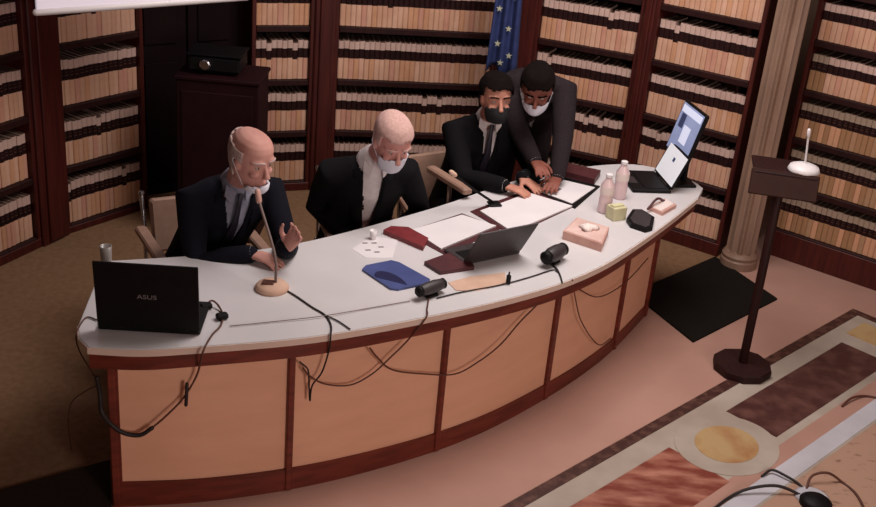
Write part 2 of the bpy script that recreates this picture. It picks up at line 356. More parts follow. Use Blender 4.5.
# stone pilaster column
A, B = n5b, BAYS[6][1]; X = (B-A).normalized(); N = V((X.y, -X.x, 0)); cc = F0(739, 268)+V((0, .05, 0))
t = thing('fluted_column', 'tall fluted stone column between the bookcases on the right', 'column', cc)
mb = MB(); ring = []; Rr = .095; nn = 96
ax = F0(752, 270)-F0(738, 270); 
for i in range(nn):
    a = 2*math.pi*i/nn; r = Rr*(1-.26*abs(math.sin(a*5))**1.5); ring.append((cc.x+r*math.cos(a), cc.y+r*math.sin(a)))
mb.prism(ring, .1, 2.5).build('shaft', MT['column'], t)
MB().lathe(cc, [(.115, 0), (.115, .05), (.108, .06), (.112, .08), (.10, .1), (.098, .105)], 32).build('base', MT['column'], t, smooth=False)
MB().lathe(cc+Z*2.5, [(.13, 0), (.16, .04), (.18, .1), (.18, .14)], 32).build('capital', MT['column'], t)
MB().bevbox((A+B)/2-N*.2+Z*SH/2, X*((B-A).length/2+.0), N*.06, Z*SH/2).build('wood_backing_panel', MT['wood_d'], t)
# ------------------------------------------------------------------ desk
HT = .74
topF = [at(88, 347, HT), at(140, 349.5, HT), at(190, 347, HT), at(290, 339, HT), at(361, 329, HT), at(435, 315, HT), at(498, 301, HT), at(555, 285, HT), at(597, 268, HT), at(628, 250, HT), at(668, 222, HT), at(698, 198, HT)]
topB = [at(104, 261, HT), at(185, 256, HT), at(255, 250, HT), at(330, 236, HT), V((-.03, 5.2, HT)), V((.38, 5.68, HT)), V((.8, 6.02, HT)), V((1.15, 6.14, HT)), V((1.40, 5.95, HT)), at(703, 188, HT)]
fr = catmull(topF, 6); bk = catmull(topB, 5)
lc = [at(79, 338, HT), at(78, 326, HT)]
outline = [XY(p) for p in fr]+[XY(p) for p in reversed(bk)]+[XY(p) for p in reversed(lc)]
desk = thing('conference_desk', 'long crescent-shaped desk with white top, dark cherry frame and pale front panels', 'desk', (0, 4.6, 0))
def inset(poly, d):
    n = len(poly); a = sum(poly[i][0]*poly[(i+1) % n][1]-poly[(i+1) % n][0]*poly[i][1] for i in range(n)); s = 1 if a > 0 else -1; out = []
    for i in range(n):
        p, q = V(poly[i-1]), V(poly[(i+1) % n]); t_ = (q-p).normalized(); nrm = V((-t_.y, t_.x))*s; out.append(tuple(V(poly[i])+nrm*d))
    return out
mb = MB(); mb.prism(outline, HT-.03, HT-.003); mb.prism(inset(outline, .003), HT-.003, HT); mb.build('tabletop', MT['top'], desk)
def ribbon(line, z0, z1, th, inward):                   # upright curved band
    mb = MB(); n = len(line); vs = []
    for i, p in enumerate(line):
        t_ = (V(line[min(i+1, n-1)])-V(line[max(i-1, 0)])); t_.z = 0; t_.normalize(); nn = V((-t_.y, t_.x, 0))*inward
        a0 = z0[i] if isinstance(z0, list) else z0; a1 = z1[i] if isinstance(z1, list) else z1
        b = V((p[0], p[1], 0)); vs += [b+Z*a0, b+Z*a1, b+nn*th+Z*a1, b+nn*th+Z*a0]
    fs = [(0, 1, 2, 3), tuple((n-1)*4+q for q in (3, 2, 1, 0))]
    for i in range(n-1):
        for q in range(4): fs.append((i*4+q, (i+1)*4+q, (i+1)*4+(q+1) % 4, i*4+(q+1) % 4))
    return mb.add(vs, fs)
ap = [p+V((0, 0, 0)) for p in catmull([V((*q, 0)) for q in [XY(x) for x in topF]], 6)]
apz = [HT-.03-.066+.02*i/len(ap) for i in range(len(ap))]
api = [V(p) for p in ap]
for i in range(len(api)):
    t_ = (ap[min(i+1, len(ap)-1)]-ap[max(i-1, 0)]).normalized(); api[i] = ap[i]+V((-t_.y, t_.x, 0))*.008
ribbon(api, apz, HT-.03, .014, 1).build('apron', MT['deskwood'], desk)
_e = [V((*q, 0)) for q in [XY(p) for p in lc[::-1]]+[XY(p) for p in fr]]
ribbon(_e, HT-.029, HT-.002, .004, -1).build('edge_band', MT['topedge'], desk)
bpx = [(117, 507), (202, 502), (288, 490), (363, 473), (436, 451), (492, 428), (545, 399), (582, 375), (614, 349), (645, 316)]
bl = catmull([F0(*p) for p in bpx], 6)
postI = [0, 12, 24, 36, 48, 54]
nb_ = len(bl)
bandz = [.115-.05*i/nb_ for i in range(nb_)]
ribbon(bl, 0, bandz, .03, 1).build('plinth', MT['deskwood'], desk)
for k in range(5):
    seg = bl[postI[k]:postI[k+1]+1]; n = len(seg); sh = []
    for i in range(n):
        t_ = (seg[min(i+1, n-1)]-seg[max(i-1, 0)]).normalized(); sh.append(seg[i]+V((-t_.y, t_.x, 0))*.012)
    zz0 = [bandz[postI[k]+i]-.01 for i in range(n)]
    ribbon(sh, zz0, HT-.04, .018, 1).build('front_panel', MT['panel'], desk)
for k, i in enumerate(postI):
    p = bl[i]; t_ = (bl[min(i+1, nb_-1)]-bl[max(i-1, 0)]).normalized(); nn = V((-t_.y, t_.x, 0))
    c = p+nn*.022
    MB().bevbox(c+Z*(HT-.03)/2, t_*.014, nn*.03, Z*((HT-.032)/2), .004).build('post', MT['deskwood'], desk)
# left end panel and legs at the rear
p0 = bl[0]; p1 = at(118, 285, HT); p1.z = 0
ribbon([p0.lerp(V((p1.x+.03, p1.y-.05, 0)), q/4) for q in range(5)], 0, HT-.031, .025, -1).build('end_panel', MT['deskwood'], desk)
_r0 = bl[-1]; ribbon([_r0.lerp(V((1.12, 5.98, 0)), q/4) for q in range(5)], 0, HT-.031, .025, 1).build('end_panel', MT['deskwood'], desk)
for q in [V((-1.05, 4.2, 0)), V((-.5, 4.55, 0)), V((.05, 5.05, 0)), V((.5, 5.55, 0))]:
    MB().tube([q, q+Z*(HT-.031)], .022, sm=0).build('leg', MT['chrome'], desk, smooth=True)
# ------------------------------------------------------------------ mat and dark floor patch
A3, B3, C3 = F0(693, 343), F0(777, 300), F0(715, 258); D3 = A3+C3-B3
tag(MB().prism([XY(A3), XY(B3), XY(C3), XY(D3)], 0.0, .012).build('floor_mat_patch', MT['mat_']), 'square black mat lying at the right end of the desk', 'mat')
q0, q1, q2 = F0(112, 462), F0(10, 488), F0(-60, 560)
tag(MB().prism([XY(F0(-60, 515)), XY(F0(0, 492)), XY(F0(110, 462)), XY(F0(112, 520)), XY(F0(60, 580))], 0.0, .012).build('floor_mat_patch', MT['patchl']), 'flat dark brown patch in the corner by the left end of the desk', 'mat')  # flat dark brown patch laid on the floor
# ------------------------------------------------------------------ screen top left
a_, b_ = V((-2.03, 5.22, 1.53)), V((-1.16, 5.97, 1.53)); X = (b_-a_).normalized(); N = V((X.y, -X.x, 0)); L = (b_-a_).length; mid = (a_+b_)/2
t = thing('projection_screen', 'large white screen with a pale lower edge above the left bookcases', 'screen', mid)
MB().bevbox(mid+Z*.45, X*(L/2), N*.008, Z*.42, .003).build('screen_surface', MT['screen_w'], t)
MB().loft([mid-X*L/2+Z*.018, mid+X*L/2+Z*.018], .018, n=12).build('lower_bar', MT['cap'], t, smooth=True)
MB().bevbox(mid+Z*.92-N*.01, X*(L/2+.04), N*.05, Z*.05, .01).build('roller_case', MT['grey_p'], t)
for sg in (-1, 1): MB().tube([mid+Z*.95+X*sg*L*.4, mid+X*sg*L*.4+Z*(3.6-1.555)], .008, sm=0).build('hanging_rod', MT['chrome'], t)
# ------------------------------------------------------------------ dark cabinet with device
c = V((-1.28, 6.27, 0)); a = at(200, 76, 1.03); b = at(266, 82, 1.03); X = V((b.x-a.x, b.y-a.y, 0)); L = .36; X.normalize()
c = V(((a.x+b.x)/2, (a.y+b.y)/2, 0)); N = V((X.y, -X.x, 0)); c = c-N*.16-X*.09
t = thing('cabinet', 'dark wooden pedestal cabinet against the shadowed recess, behind the balding man', 'cabinet', c)
MB().bevbox(c+Z*.5, X*.24, N*.17, Z*.5, .006).build('body', MT['cab'], t)
MB().bevbox(c+Z*1.015, X*.25, N*.18, Z*.012, .006).build('top_board', MT['cab'], t)
MB().bevbox(c+Z*.5+N*.172, X*.21, N*.008, Z*.44, .005).build('door', MT['cab'], t)
d = thing('projector', 'black projector with small silver glints on the dark pedestal cabinet', 'projector', c+Z*1.03)
c1 = c+Z*1.03
MB().bevbox(c1+Z*.06-X*.03, X*.15, N*.12, Z*.045, .012).build('housing', MT['black_p'], d)
MB().lathe(c1+Z*.06+N*.118-X*.08, [(.032, 0), (.032, .02), (.024, .024)], 20, N).build('lens', MT['chrome'], d)
MB().bevbox(c1+Z*.115-X*.03, X*.16, N*.125, Z*.004, .002).build('lid', MT['black_p'], d)
for sg in (-1, 1): MB().lathe(c1-X*.03+X*sg*.12, [(.012, 0), (.012, .016)], 12).build('foot', MT['chrome'], d)
# ------------------------------------------------------------------ flag
fc = at(503, 98, 1.0); fb = V((.33, 6.95, 0)); fb = V((fc.x, fc.y, 0)); fb = V((.30, 6.95, 0))
t = thing('flag_on_pole', 'blue flag with pale stars hanging on a pole before the shelves', 'flag', fb)
MB().lathe(fb, [(.15, 0), (.15, .02), (.04, .04), (.02, .08)], 24).build('base', MT['wood_d'], t)
MB().tube([fb+Z*.03, fb+Z*2.3], .012, sm=0).build('pole', MT['chrome'], t)
mb = MB(); n = 30; hh = 16; vs = []
Xf = V((1, -.1, 0)).normalized(); Nf = V((-.1, -1, 0)).normalized()
for j in range(hh+1):
    z = 2.25-j*(2.25-1.0)/hh; wd = .055+.045*j/hh
    for i in range(n+1):
        q = i/n; vs.append(fb+Xf*(-.3*wd+q*2*wd-wd*.7)+Nf*(.035+.022*math.sin(q*15+j*.08))+Z*(z+(.05*math.sin(q*7) if j == hh else 0)))
fs = [(j*(n+1)+i, j*(n+1)+i+1, (j+1)*(n+1)+i+1, (j+1)*(n+1)+i) for j in range(hh) for i in range(n)]
cl = solid(mb.add(vs, fs).build('flag_cloth', MT['flag'], t, smooth=True), .004)
for dx, z in ((-.02, 1.62), (.03, 1.5), (-.05, 1.42), (.02, 1.3), (-.04, 1.2), (.04, 1.13), (-.01, 1.08)):
    c = fb+Xf*dx+Nf*.062+Z*z; mb = MB(); pts = []
    for i in range(10): r = (.022, .009)[i % 2]; aa = math.pi/2+math.pi*i/5; pts.append((r*math.cos(aa), r*math.sin(aa)))
    vs = [c+Xf*x+Z*y for x, y in pts]+[c+Xf*x+Z*y+Nf*.003 for x, y in pts]
    mb.add(vs, [tuple(reversed(range(10))), tuple(range(10, 20))]+[(i, (i+1) % 10, 10+(i+1) % 10, 10+i) for i in range(10)]).build('star', MT['star'], cl)
MB().lathe(fb+Z*2.3, [(.012, 0), (.025, .03), (.002, .09)], 12).build('finial', MT['gilt'], t)
# ------------------------------------------------------------------ lectern stand on the right
b0 = F0(741, 370); tpz = 1.04; tp = at(781, 184, tpz)
t = thing('lectern_stand', 'dark wooden lectern stand on a thin pole with a thick round base', 'lectern', b0)
MB().lathe(b0, [(.15, 0), (.155, .008), (.155, .04), (.15, .048), (.03, .05)], 10).build('base', MT['wood_d'], t)
pt = V((tp.x, tp.y, tpz)); MB().tube([b0+Z*.045, b0.lerp(V((pt.x, pt.y, 0)), .5)+Z*.55, pt-Z*.02], .024, sm=0).build('pole', MT['wood_d'], t, smooth=True)
pa, pb_ = at(750, 180, tpz), at(818, 190, tpz); X = (pb_-pa); X.z = 0; L = X.length; X.normalize(); N = V((X.y, -X.x, 0))
tl = (Z*.92-N*.4).normalized(); nn = X.cross(tl)*-1
pc = (pa+pb_)/2+Z*.0
MB().bevbox(pc, X*(L/2), tl*.065, nn*.012, .004).build('front_board', MT['lectw'], t)
MB().bevbox(pc+Z*.045-N*.13, X*(L/2-.01), N*.125, Z*.008, .004).build('reading_board', MT['wood_d'], t)
m = thing('desk_microphone', 'white round-based microphone with upright thin stem on the lectern', 'microphone', pc+Z*.053-N*.1+X*.09)
c = pc+Z*.053-N*.09+X*.09
MB().lathe(c, [(.075, 0), (.08, .01), (.07, .03), (.04, .042), (.01, .046)], 24).build('base', MT['cap'], m, smooth=True)
MB().tube([c+Z*.04, c+Z*.1+X*-.006, c+Z*.19-X*.015], .005).build('stem', MT['cap'], m)
MB().loft([c+Z*.185-X*.015, c+Z*.215-X*.018], .009).build('microphone_head', MT['cap'], m, smooth=True)

# ================================================================== people
def ik(a, b, l1, l2, hint):
    a, b = V(a), V(b); d = b-a; D = min(d.length, (l1+l2)*.995); dn = d.normalized(); b = a+dn*D
    x = (l1*l1-l2*l2+D*D)/(2*D); h = math.sqrt(max(0, l1*l1-x*x)); u = V(hint)-dn*V(hint).dot(dn); u.normalize()
    return a+dn*x+u*h, b
def hand(mb, w, d, nrm, sg, curl=.5, sc=1.):
    # w wrist, d pointing direction, nrm back-of-hand normal, sg thumb side
    d = V(d).normalized(); nrm = V(nrm); nrm = (nrm-d*nrm.dot(d)).normalized(); s = d.cross(nrm)*sg
    mb.loft([w-d*.01*sc, w+d*.03*sc, w+d*.075*sc, w+d*.092*sc], [.027*sc, .034*sc, .040*sc, .037*sc], [.017*sc, .017*sc, .014*sc, .012*sc], side=s)
    for k, (off, ln, an) in enumerate(((.03, .070, .12), (.0105, .080, .04), (-.0095, .075, -.04), (-.028, .058, -.13))):
        p = w+d*.08*sc+s*off*sc; dd = (d+s*an).normalized(); pts = [p]; a = curl*.35
        for f_, q in ((.45, 1), (.32, 1.6), (.25, 1.2)):
            v = dd*math.cos(a)-nrm*math.sin(a); pts.append(pts[-1]+v*ln*f_*sc); a += curl*.5*q
        mb.loft(pts, [.0095*sc, .009*sc, .0085*sc, .007*sc], n=8)
    p = w+d*.022*sc+s*.026*sc; q1 = p+(d*.6+s*.75-nrm*.25).normalized()*.042*sc; q2 = q1+(d*.9+s*.3-nrm*.25).normalized()*.03*sc; q3 = q2+(d-nrm*.3-s*.05).normalized()*.024*sc
    mb.loft([p, q1, q2, q3], [.014*sc, .0115*sc, .010*sc, .008*sc], n=8)
HS = [  # height, half width, front, back
    (-.115, .030, .070, -.01), (-.105, .044, .088, .005), (-.085, .056, .096, .03), (-.06, .064, .095, .062), (-.03, .068, .094, .086), (0, .072, .092, .098),
    (.02, .0745, .090, .103), (.045, .077, .093, .105), (.07, .076, .089, .102), (.09, .069, .078, .092), (.108, .052, .058, .072), (.118, .03, .034, .046), (.122, .008, .01, .015)]
def hs(h):
    for a, b in zip(HS, HS[1:]):
        if h <= b[0]:
            q = max(0, (h-a[0])/(b[0]-a[0])); return [a[i]+(b[i]-a[i])*q for i in (1, 2, 3)]
    return HS[-1][1:]
def headpt(H, th, h, off=0):                            # th 0 = forward
    c, g, s, u, k = H; w, fr_, ba = hs(h); x = math.cos(th)*((fr_ if math.cos(th) > 0 else ba)+off); y = math.sin(th)*(w+off)
    if math.cos(th) > 0: x = (fr_+off)*(abs(math.cos(th))**.85)
    return c+(g*x+s*y+u*(h+(off if h > .1 else 0)))*k
def add_head(mb, H):
    c, g, s, u, k = H; n = 28; vs = []
    hsx = [a[0] for a in HS]
    for h in hsx: vs += [headpt(H, 2*math.pi*i/n, h) for i in range(n)]
    K = len(hsx); fs = [tuple(reversed(range(n))), tuple(range((K-1)*n, K*n))]
    for q in range(K-1):
        for i in range(n): j = (i+1) % n; fs.append((q*n+i, q*n+j, (q+1)*n+j, (q+1)*n+i))
    mb.add(vs, fs)
    W = lambda f, l, h: c+(g*f+s*l+u*h)*k
    mb.loft([W(.088, 0, .022), W(.102, 0, 0), W(.118, 0, -.025), W(.100, 0, -.036)], [.008*k, .010*k, .015*k, .012*k], [.008*k, .010*k, .012*k, .008*k], side=s, n=10)
    for l in (-1, 1):
        mb.ell(W(.006, l*.077, -.005), .018*k, .009*k, .032*k, g, s, u)                    # ears
        mb.loft([W(.086, l*.012, .034), W(.088, l*.032, .038), W(.07, l*.055, .032)], .009*k, n=8)   # brow
        mb.ell(W(.075, l*.038, -.022), .02*k, .022*k, .016*k, g, s, u)                     # cheekbone
    mb.loft([W(.094, -.02, -.062), W(.101, 0, -.060), W(.094, .02, -.062)], .007*k, n=8)    # lips
    mb.loft([W(.092, -.018, -.072), W(.099, 0, -.072), W(.092, .018, -.072)], .007*k, n=8)
    mb.ell(W(.088, 0, -.098), .018*k, .024*k, .014*k, g, s, u)                             # chin
def shell(H, region, off, name, m, par, nh=34, nt=72, th=.004, bul=None):
    vs = []; fs = []; hh = [-.112+i*(.232)/nh for i in range(nh+1)]
    for h in hh:
        for i in range(nt): a = 2*math.pi*i/nt-math.pi; vs.append(headpt(H, a, min(h, .1215), off+(bul(a, h) if bul else 0)))
    for j in range(nh):
        for i in range(nt):
            a = 2*math.pi*(i+.5)/nt-math.pi; h = (hh[j]+hh[j+1])/2
            if region(a, h): k = (i+1) % nt; fs.append((j*nt+i, j*nt+k, (j+1)*nt+k, (j+1)*nt+i))
    if region(0, .1215) or region(math.pi, .1215): fs.append(tuple(nh*nt+i for i in range(nt)))
    mb = MB(); mb.add(vs, fs); mb = cull(mb, lambda c: True)
    return solid(mb.build(name, m, par, smooth=True), th*2)
def person(label, hip, chest, head, yaw, face, skin, suit, shirtm, hair, hairreg, mask, maskspan, hands, hints, knees=None, feet=None, tiem=None, sw=.19, vw=.07, sc=1.0, hk=1.0, hairoff=.006, curls=(.5, .5)):
    hip, chest, head = V(hip), V(chest), V(head)
    Fd = V((math.cos(yaw), math.sin(yaw), 0)); Ls = V((-Fd.y, Fd.x, 0))                    # his left
    up = (chest-hip).normalized(); cf = (Fd-up*Fd.dot(up)).normalized()
    g = V(face).normalized(); s = V((0, 0, 1)).cross(g).normalized(); u = g.cross(s)
    H = (head, g, s, u, hk)
    root = thing('person', label, 'person', (hip.x, hip.y, 0))
    nk0 = chest+up*.03; nk1 = head-g*.02*hk-u*.07*hk
    # arms
    arms = []
    for k, sg in ((0, -1), (1, 1)):                      # 0 his right, 1 his left
        sh = chest+Ls*sg*sw-up*.035; el, wr = ik(sh, hands[k][0], .29*sc, .26*sc, hints[k]); arms.append((sh, el, wr, sg))
    # ------- body: one continuous surface
    b = MB()
    b.loft([hip-up*.04, hip+up*.1, hip.lerp(chest, .5), chest-up*.1, chest-up*.01, chest+up*.03], [.15, .145, .13, .155, .14, .07], [.10, .10, .09, .105, .08, .06], side=Ls, n=16)
    b.loft([nk0-up*.03, nk0.lerp(nk1, .5), nk1], [.062*hk, .055*hk, .056*hk], n=14)
    add_head(b, H)
    legs = []
    for k, sg in ((0, -1), (1, 1)):
        hp = hip+Ls*sg*.09
        kn = V(knees[k]) if knees else hp+Fd*.43+Ls*sg*.05+Z*.02
        ft = V(feet[k]) if feet else V((kn.x, kn.y, 0))+Fd*.03
        an = V((ft.x, ft.y, .09)); legs.append((hp, kn, an))
        b.loft([hp, hp.lerp(kn, .5), kn, kn.lerp(an, .35), an], [.075, .065, .05, .052, .035], n=12)
        b.loft([an-Fd*.04-Z*.03, an+Fd*.05-Z*.05, an+Fd*.14-Z*.062], [.03, .038, .033], [.03, .026, .02], side=Ls, n=10)
    for (sh, el, wr, sg), hd, cu in zip(arms, hands, curls):
        b.loft([chest+Ls*sg*.08-up*.03, sh, sh.lerp(el, .5), el, el.lerp(wr, .4), wr], [.05, .048, .042, .038, .036, .026], n=12)
        hand(b, wr, hd[1], hd[2], sg if hd[3] is None else hd[3], cu)
    body = blob(b, .0055, 3).build('body', skin, root, smooth=True)
    # ------- clothes
    j = MB()
    j.loft([hip-up*.03, hip+up*.12, hip.lerp(chest, .55), chest-up*.1, chest-up*.02, chest+up*.035], [.19, .178, .172, .195, .185, .08], [.135, .13, .125, .135, .105, .07], side=Ls, n=20)
    for sh, el, wr, sg in arms:
        c0 = chest+Ls*sg*.1-up*.03
        j.loft([c0, sh+up*.004, sh.lerp(el, .5), el, el.lerp(wr, .5), wr-(wr-el).normalized()*.015], [.078, .073, .064, .056, .05, .042], n=14)
    jm = blob(j, .009, 5)
    top_ = chest+up*.06; bot = hip.lerp(chest, .30)
    def near(c):
        for sh, el, wr, sg in arms:
            for p, q, lim in ((sh.lerp(el, .55), el, .085), (el, wr, .08)):
                d = q-p; k = max(0, min(1, (c-p).dot(d)/d.dot(d)))
                if (c-p-d*k).length < lim: return True
        return False
    def keepj(c):
        if near(c): return True
        d = c-chest; fwd = d.dot(cf); lat = abs(d.dot(Ls)); h = d.dot(up); Lr = (bot-chest).dot(up)
        if h > .034 and lat < .064: return False
        if .03 < fwd < .19 and h > Lr: return lat > vw*min(1, (h-Lr)/(-Lr+.03))**.7
        return True
    jk = cull(jm, keepj).build('jacket', suit, root, smooth=True); solid(jk, .006)
    sm_ = MB(); sm_.loft([hip, hip+up*.12, hip.lerp(chest, .55), chest-up*.1, chest-up*.02, chest+up*.035], [.17, .16, .155, .175, .150, .055], [.12, .122, .118, .125, .088, .055], side=Ls, n=20)
    sm_.loft([nk0-up*.03, nk0+up*.02, nk0.lerp(nk1, .35)], [.082*hk, .070*hk, .066*hk], n=18)
    blob(sm_, .009, 4).build('shirt', shirtm, root, smooth=True)
    for sg in (-1, 1):                                   # collar points and lapels
        c0 = nk0.lerp(nk1, .30)+cf*.05*hk+Ls*sg*.02
        MB().add([c0+cf*.014, c0+Ls*sg*.045-cf*.02+up*.015, c0+Ls*sg*.045+cf*.004-up*.03, c0+cf*.03-up*.055+Ls*sg*.015], [(0, 1, 2, 3)]).build('collar', shirtm, root)
        solid(bpy.context.scene.collection.objects[-1], .004)
        mb = MB(); pts = []; K = 8
        for i in range(K+1):
            q = i/K; h = (chest+up*.04).lerp(bot, q); lat = vw*max(.0, 1-q)**.7; dep = (.075+.065*math.sin(min(1, q*1.6)*math.pi/2)) if q < 1 else .13
            w_ = .05*math.sin(math.pi*min(1, .2+q*.8))+.008
            pts += [h+Ls*sg*(lat-.004)+cf*(dep+.002), h+Ls*sg*(lat+w_)+cf*(dep-.012-w_*.15)]
        mb.add(pts, [(2*i, 2*i+1, 2*i+3, 2*i+2) for i in range(K)])
        solid(mb.build('lapel', suit, jk, smooth=True), .006)
    if tiem:
        k0 = nk0.lerp(nk1, .2)+cf*.075*hk
        pts = [k0, k0-up*.04+cf*.018, chest-up*.1+cf*.136, chest-up*.2+cf*.136, hip.lerp(chest, .35)+cf*.132]
        MB().loft(pts, [.014, .011, .019, .024, .026], .005, side=Ls, n=10).build('tie', tiem, root, smooth=True)
    tr = MB()
    tr.loft([hip-up*.05, hip+up*.08], [.17, .16], [.125, .12], side=Ls, n=18)
    for hp, kn, an in legs: tr.loft([hp, hp.lerp(kn, .5), kn, kn.lerp(an, .4), an+Z*.01], [.095, .083, .068, .064, .056], n=14)
    blob(tr, .012, 3).build('trousers', suit, root, smooth=True)
    for hp, kn, an in legs:
        MB().loft([an-Fd*.055-Z*.045, an+Fd*.04-Z*.05, an+Fd*.13-Z*.055, an+Fd*.18-Z*.062], [.038, .046, .046, .032], [.042, .038, .03, .022], side=Ls, n=14).build('shoe', MT['black_p'], root, smooth=True)
    for sh, el, wr, sg in arms:
        dn = (wr-el).normalized(); MB().loft([wr-dn*.03, wr+dn*.004], .036, n=16, round_=False).build('shirt_cuff', shirtm, root, smooth=True)
    # ------- head details
    W = lambda f, l, h: head+(g*f+s*l+u*h)*hk
    for l in (-1, 1):
        e = MB().ell(W(.075, l*.031, .010), .011*hk, .013*hk, .011*hk).build('eye', MT['eye'], root, smooth=True)
        MB().ell(W(.0835, l*.031, .010), .004*hk, .006*hk, .006*hk, g, s, u).build('iris', MT['iris'], e, smooth=True)
        MB().loft([W(.097, l*.014, .036), W(.099, l*.032, .042), W(.082, l*.055, .036)], .0045*hk, n=8).build('eyebrow', hair, root, smooth=True)
    shell(H, hairreg, hairoff, 'hair', hair, root)
    lo, hi = maskspan
    mk = shell(H, lambda a, h: abs(a) < 1.02 and lo < h < hi-.02*abs(a), .012, 'face_mask', mask, root, bul=lambda a, h: .014*math.exp(-(a*a)/.25)*math.exp(-((h-(lo+hi)/2)/.03)**2))
    for l in (-1, 1): MB().tube([W(.056, l*.070, (lo+hi)/2+.012), W(.0, l*.089, .0), W(-.006, l*.088, .02)], .0013).build('ear_loop', mask, mk)
    return root
thin = lambda a, h: ((abs(a) > 1.7 and -.06 < h < .112) or (abs(a) > 1.1+.1*math.sin(h*90) and .012 < h < .098))
bald = lambda a, h: ((abs(a) > 1.75 and -.07 < h < .06+.02*(abs(a)-1.75)) or (1.3 < abs(a) <= 1.75 and .01 < h < .06))
short = lambda a, h: (abs(a) > 1.75 and h > -.06) or (abs(a) > 1.25 and h > .012) or h > .074+.004*math.sin(a*5)
full = lambda a, h: (abs(a) > 1.8 and h > -.065) or (abs(a) > 1.2 and h > .03) or h > .080+.005*math.sin(a*5+1)
# balding man nearest the laptop
person('seated balding man in dark suit speaking into the desk microphone, mask under his chin',
    (-1.16, 4.80, .46), (-.95, 4.62, .97), at(250, 158, 1.18), R(-58), (.80, -.60, -.30), MT['skin1'], MT['suit_navy'], MT['shirt_grey'], MT['hair_w'], bald, MT['mask_w'], (-.112, -.062),
    [(at(252, 254, .775), (.8, -.30, -.05), (0, 0, 1), None), (at(286, 248, .83), (.45, -.3, .8), (.6, .6, .2), None)],
    [(-.6, -.2, -.6), (.0, .7, -.7)], tiem=MT['tie'], hk=1.06, hairoff=.004)
# bald man with open jacket
person('seated grey-haired man in white mask and open dark jacket, looking down at the desk',
    (-.46, 5.26, .46), (-.37, 5.07, .97), at(391, 140, 1.16), R(-72), (.42, -.78, -.52), MT['skin2'], MT['suit_black'], MT['shirt'], MT['hair_p'], short, MT['mask_w'], (-.105, -.012),
    [(V((-.46, 5.0, .62)), (.6, -.3, -.1), (0, 0, 1), None), (V((-.24, 5.04, .62)), (-.6, -.3, -.1), (0, 0, 1), None)],
    [(-.5, .6, -.3), (.5, .8, -.3)], hk=1.08, vw=.058, hairoff=.003)
# dark-haired man
person('seated dark-haired man in black mask, black suit and dark tie reaching over papers',
    (.10, 5.98, .46), (.20, 5.86, .99), at(495, 98, 1.19), R(-70), (.30, -.93, -.10), MT['skin3'], MT['suit_black'], MT['shirt'], MT['hair_d'], full, MT['mask_b'], (-.105, -.008),
    [(at(505, 186, .785), (.9, -.3, -.1), (0, 0, 1), None), (at(522, 178, .79), (.7, -.6, -.2), (0, 0, 1), None)],
    [(-.7, 0, -.7), (.6, .3, -.7)], tiem=MT['tie'], vw=.05, sw=.18, hairoff=.012)
# bending man
person('standing man in brownish grey suit and white mask bending over the desk beside his neighbour',
    (.44, 6.36, .90), (.455, 6.02, 1.20), at(537, 88, 1.27), R(-98), (-.06, -.84, -.54), MT['skin4'], MT['suit_grey'], MT['shirt'], MT['hair_d'], full, MT['mask_w'], (-.105, -.02),
    [(at(545, 186, .78), (.3, -.9, -.1), (0, 0, 1), None), (at(557, 178, .80), (-.3, -.9, -.1), (0, 0, 1), None)],
    [(-.5, .4, -.3), (.25, .7, .1)], knees=[(.34, 6.34, .49), (.54, 6.34, .49)], feet=[(.32, 6.38, 0), (.56, 6.38, 0)], tiem=MT['tie'], vw=.05, sw=.175, hairoff=.012)
# ------------------------------------------------------------------ chairs
def chair(label, c, yaw, hb=.74, arm=(-.27, .23), az=.6):
    c = V(c); Fd = V((math.cos(yaw), math.sin(yaw), 0)); L = V((-Fd.y, Fd.x, 0))
    t = thing('office_armchair', label, 'chair', c, 'armchairs behind the desk')
    w = lambda f, l, z: c+Fd*f+L*l+Z*z
    MB().bevbox(w(0, 0, .40), Fd*.23, L*.22, Z*.035, .02).build('seat', MT['leather'], t)
    bd = (w(-.30, 0, hb)-w(-.24, 0, .48)); bc = (w(-.30, 0, hb)+w(-.24, 0, .48))/2
    MB().bevbox(bc, L*.19, bd*.5, L.cross(bd).normalized()*.022, .018).build('backrest', MT['leather'], t)
    arm0, az0 = arm, az
    for sg in (-1, 1):
        arm, az = (arm0, az0) if sg < 0 else ((-.27, .23), .6)
        MB().tube([w(-.25, sg*.225, .38), w(-.265, sg*.225, .6), w(-.315, sg*.225, hb+.02)], .011, sm=3).build('back_post', MT['chrome'], t, smooth=True)
        MB().lathe(w(-.315, sg*.225, hb+.02), [(.014, 0), (.017, .008), (.012, .02)], 12).build('post_cap', MT['chrome'], t)
        MB().tube([w(-.25, sg*.235, .38), w(-.29, sg*.24, 0.011)], .012, sm=0).build('leg', MT['chrome'], t, smooth=True)
        MB().tube([w(.22, sg*.235, .59), w(.22, sg*.235, .38), w(.24, sg*.24, 0.011)], .012, sm=0).build('leg', MT['chrome'], t, smooth=True)
        if az > .7: MB().tube([w(.22, sg*.235, .6), w(.22, sg*.24, az)], .012, sm=0).build('arm_support', MT['chrome'], t)
        MB().bevbox(w((arm[0]+arm[1])/2, sg*.245, az), Fd*((arm[1]-arm[0])/2), L*.028, Z*.018, .012).build('armrest', MT['leather'], t)
    MB().tube([w(.2, -.23, .36), w(.2, .23, .36)], .01, sm=0).build('seat_frame', MT['chrome'], t)
    return t
chair('beige armchair behind the balding man in the dark suit', (-1.12, 4.80, 0), R(-60))
chair('beige armchair behind the grey-haired man in the open jacket', (-.37, 5.30, 0), R(-72))
chair('beige armchair of the man in the black mask, its armrest showing', (.10, 5.80, 0), R(-55), arm=(.03, .40), az=.785)
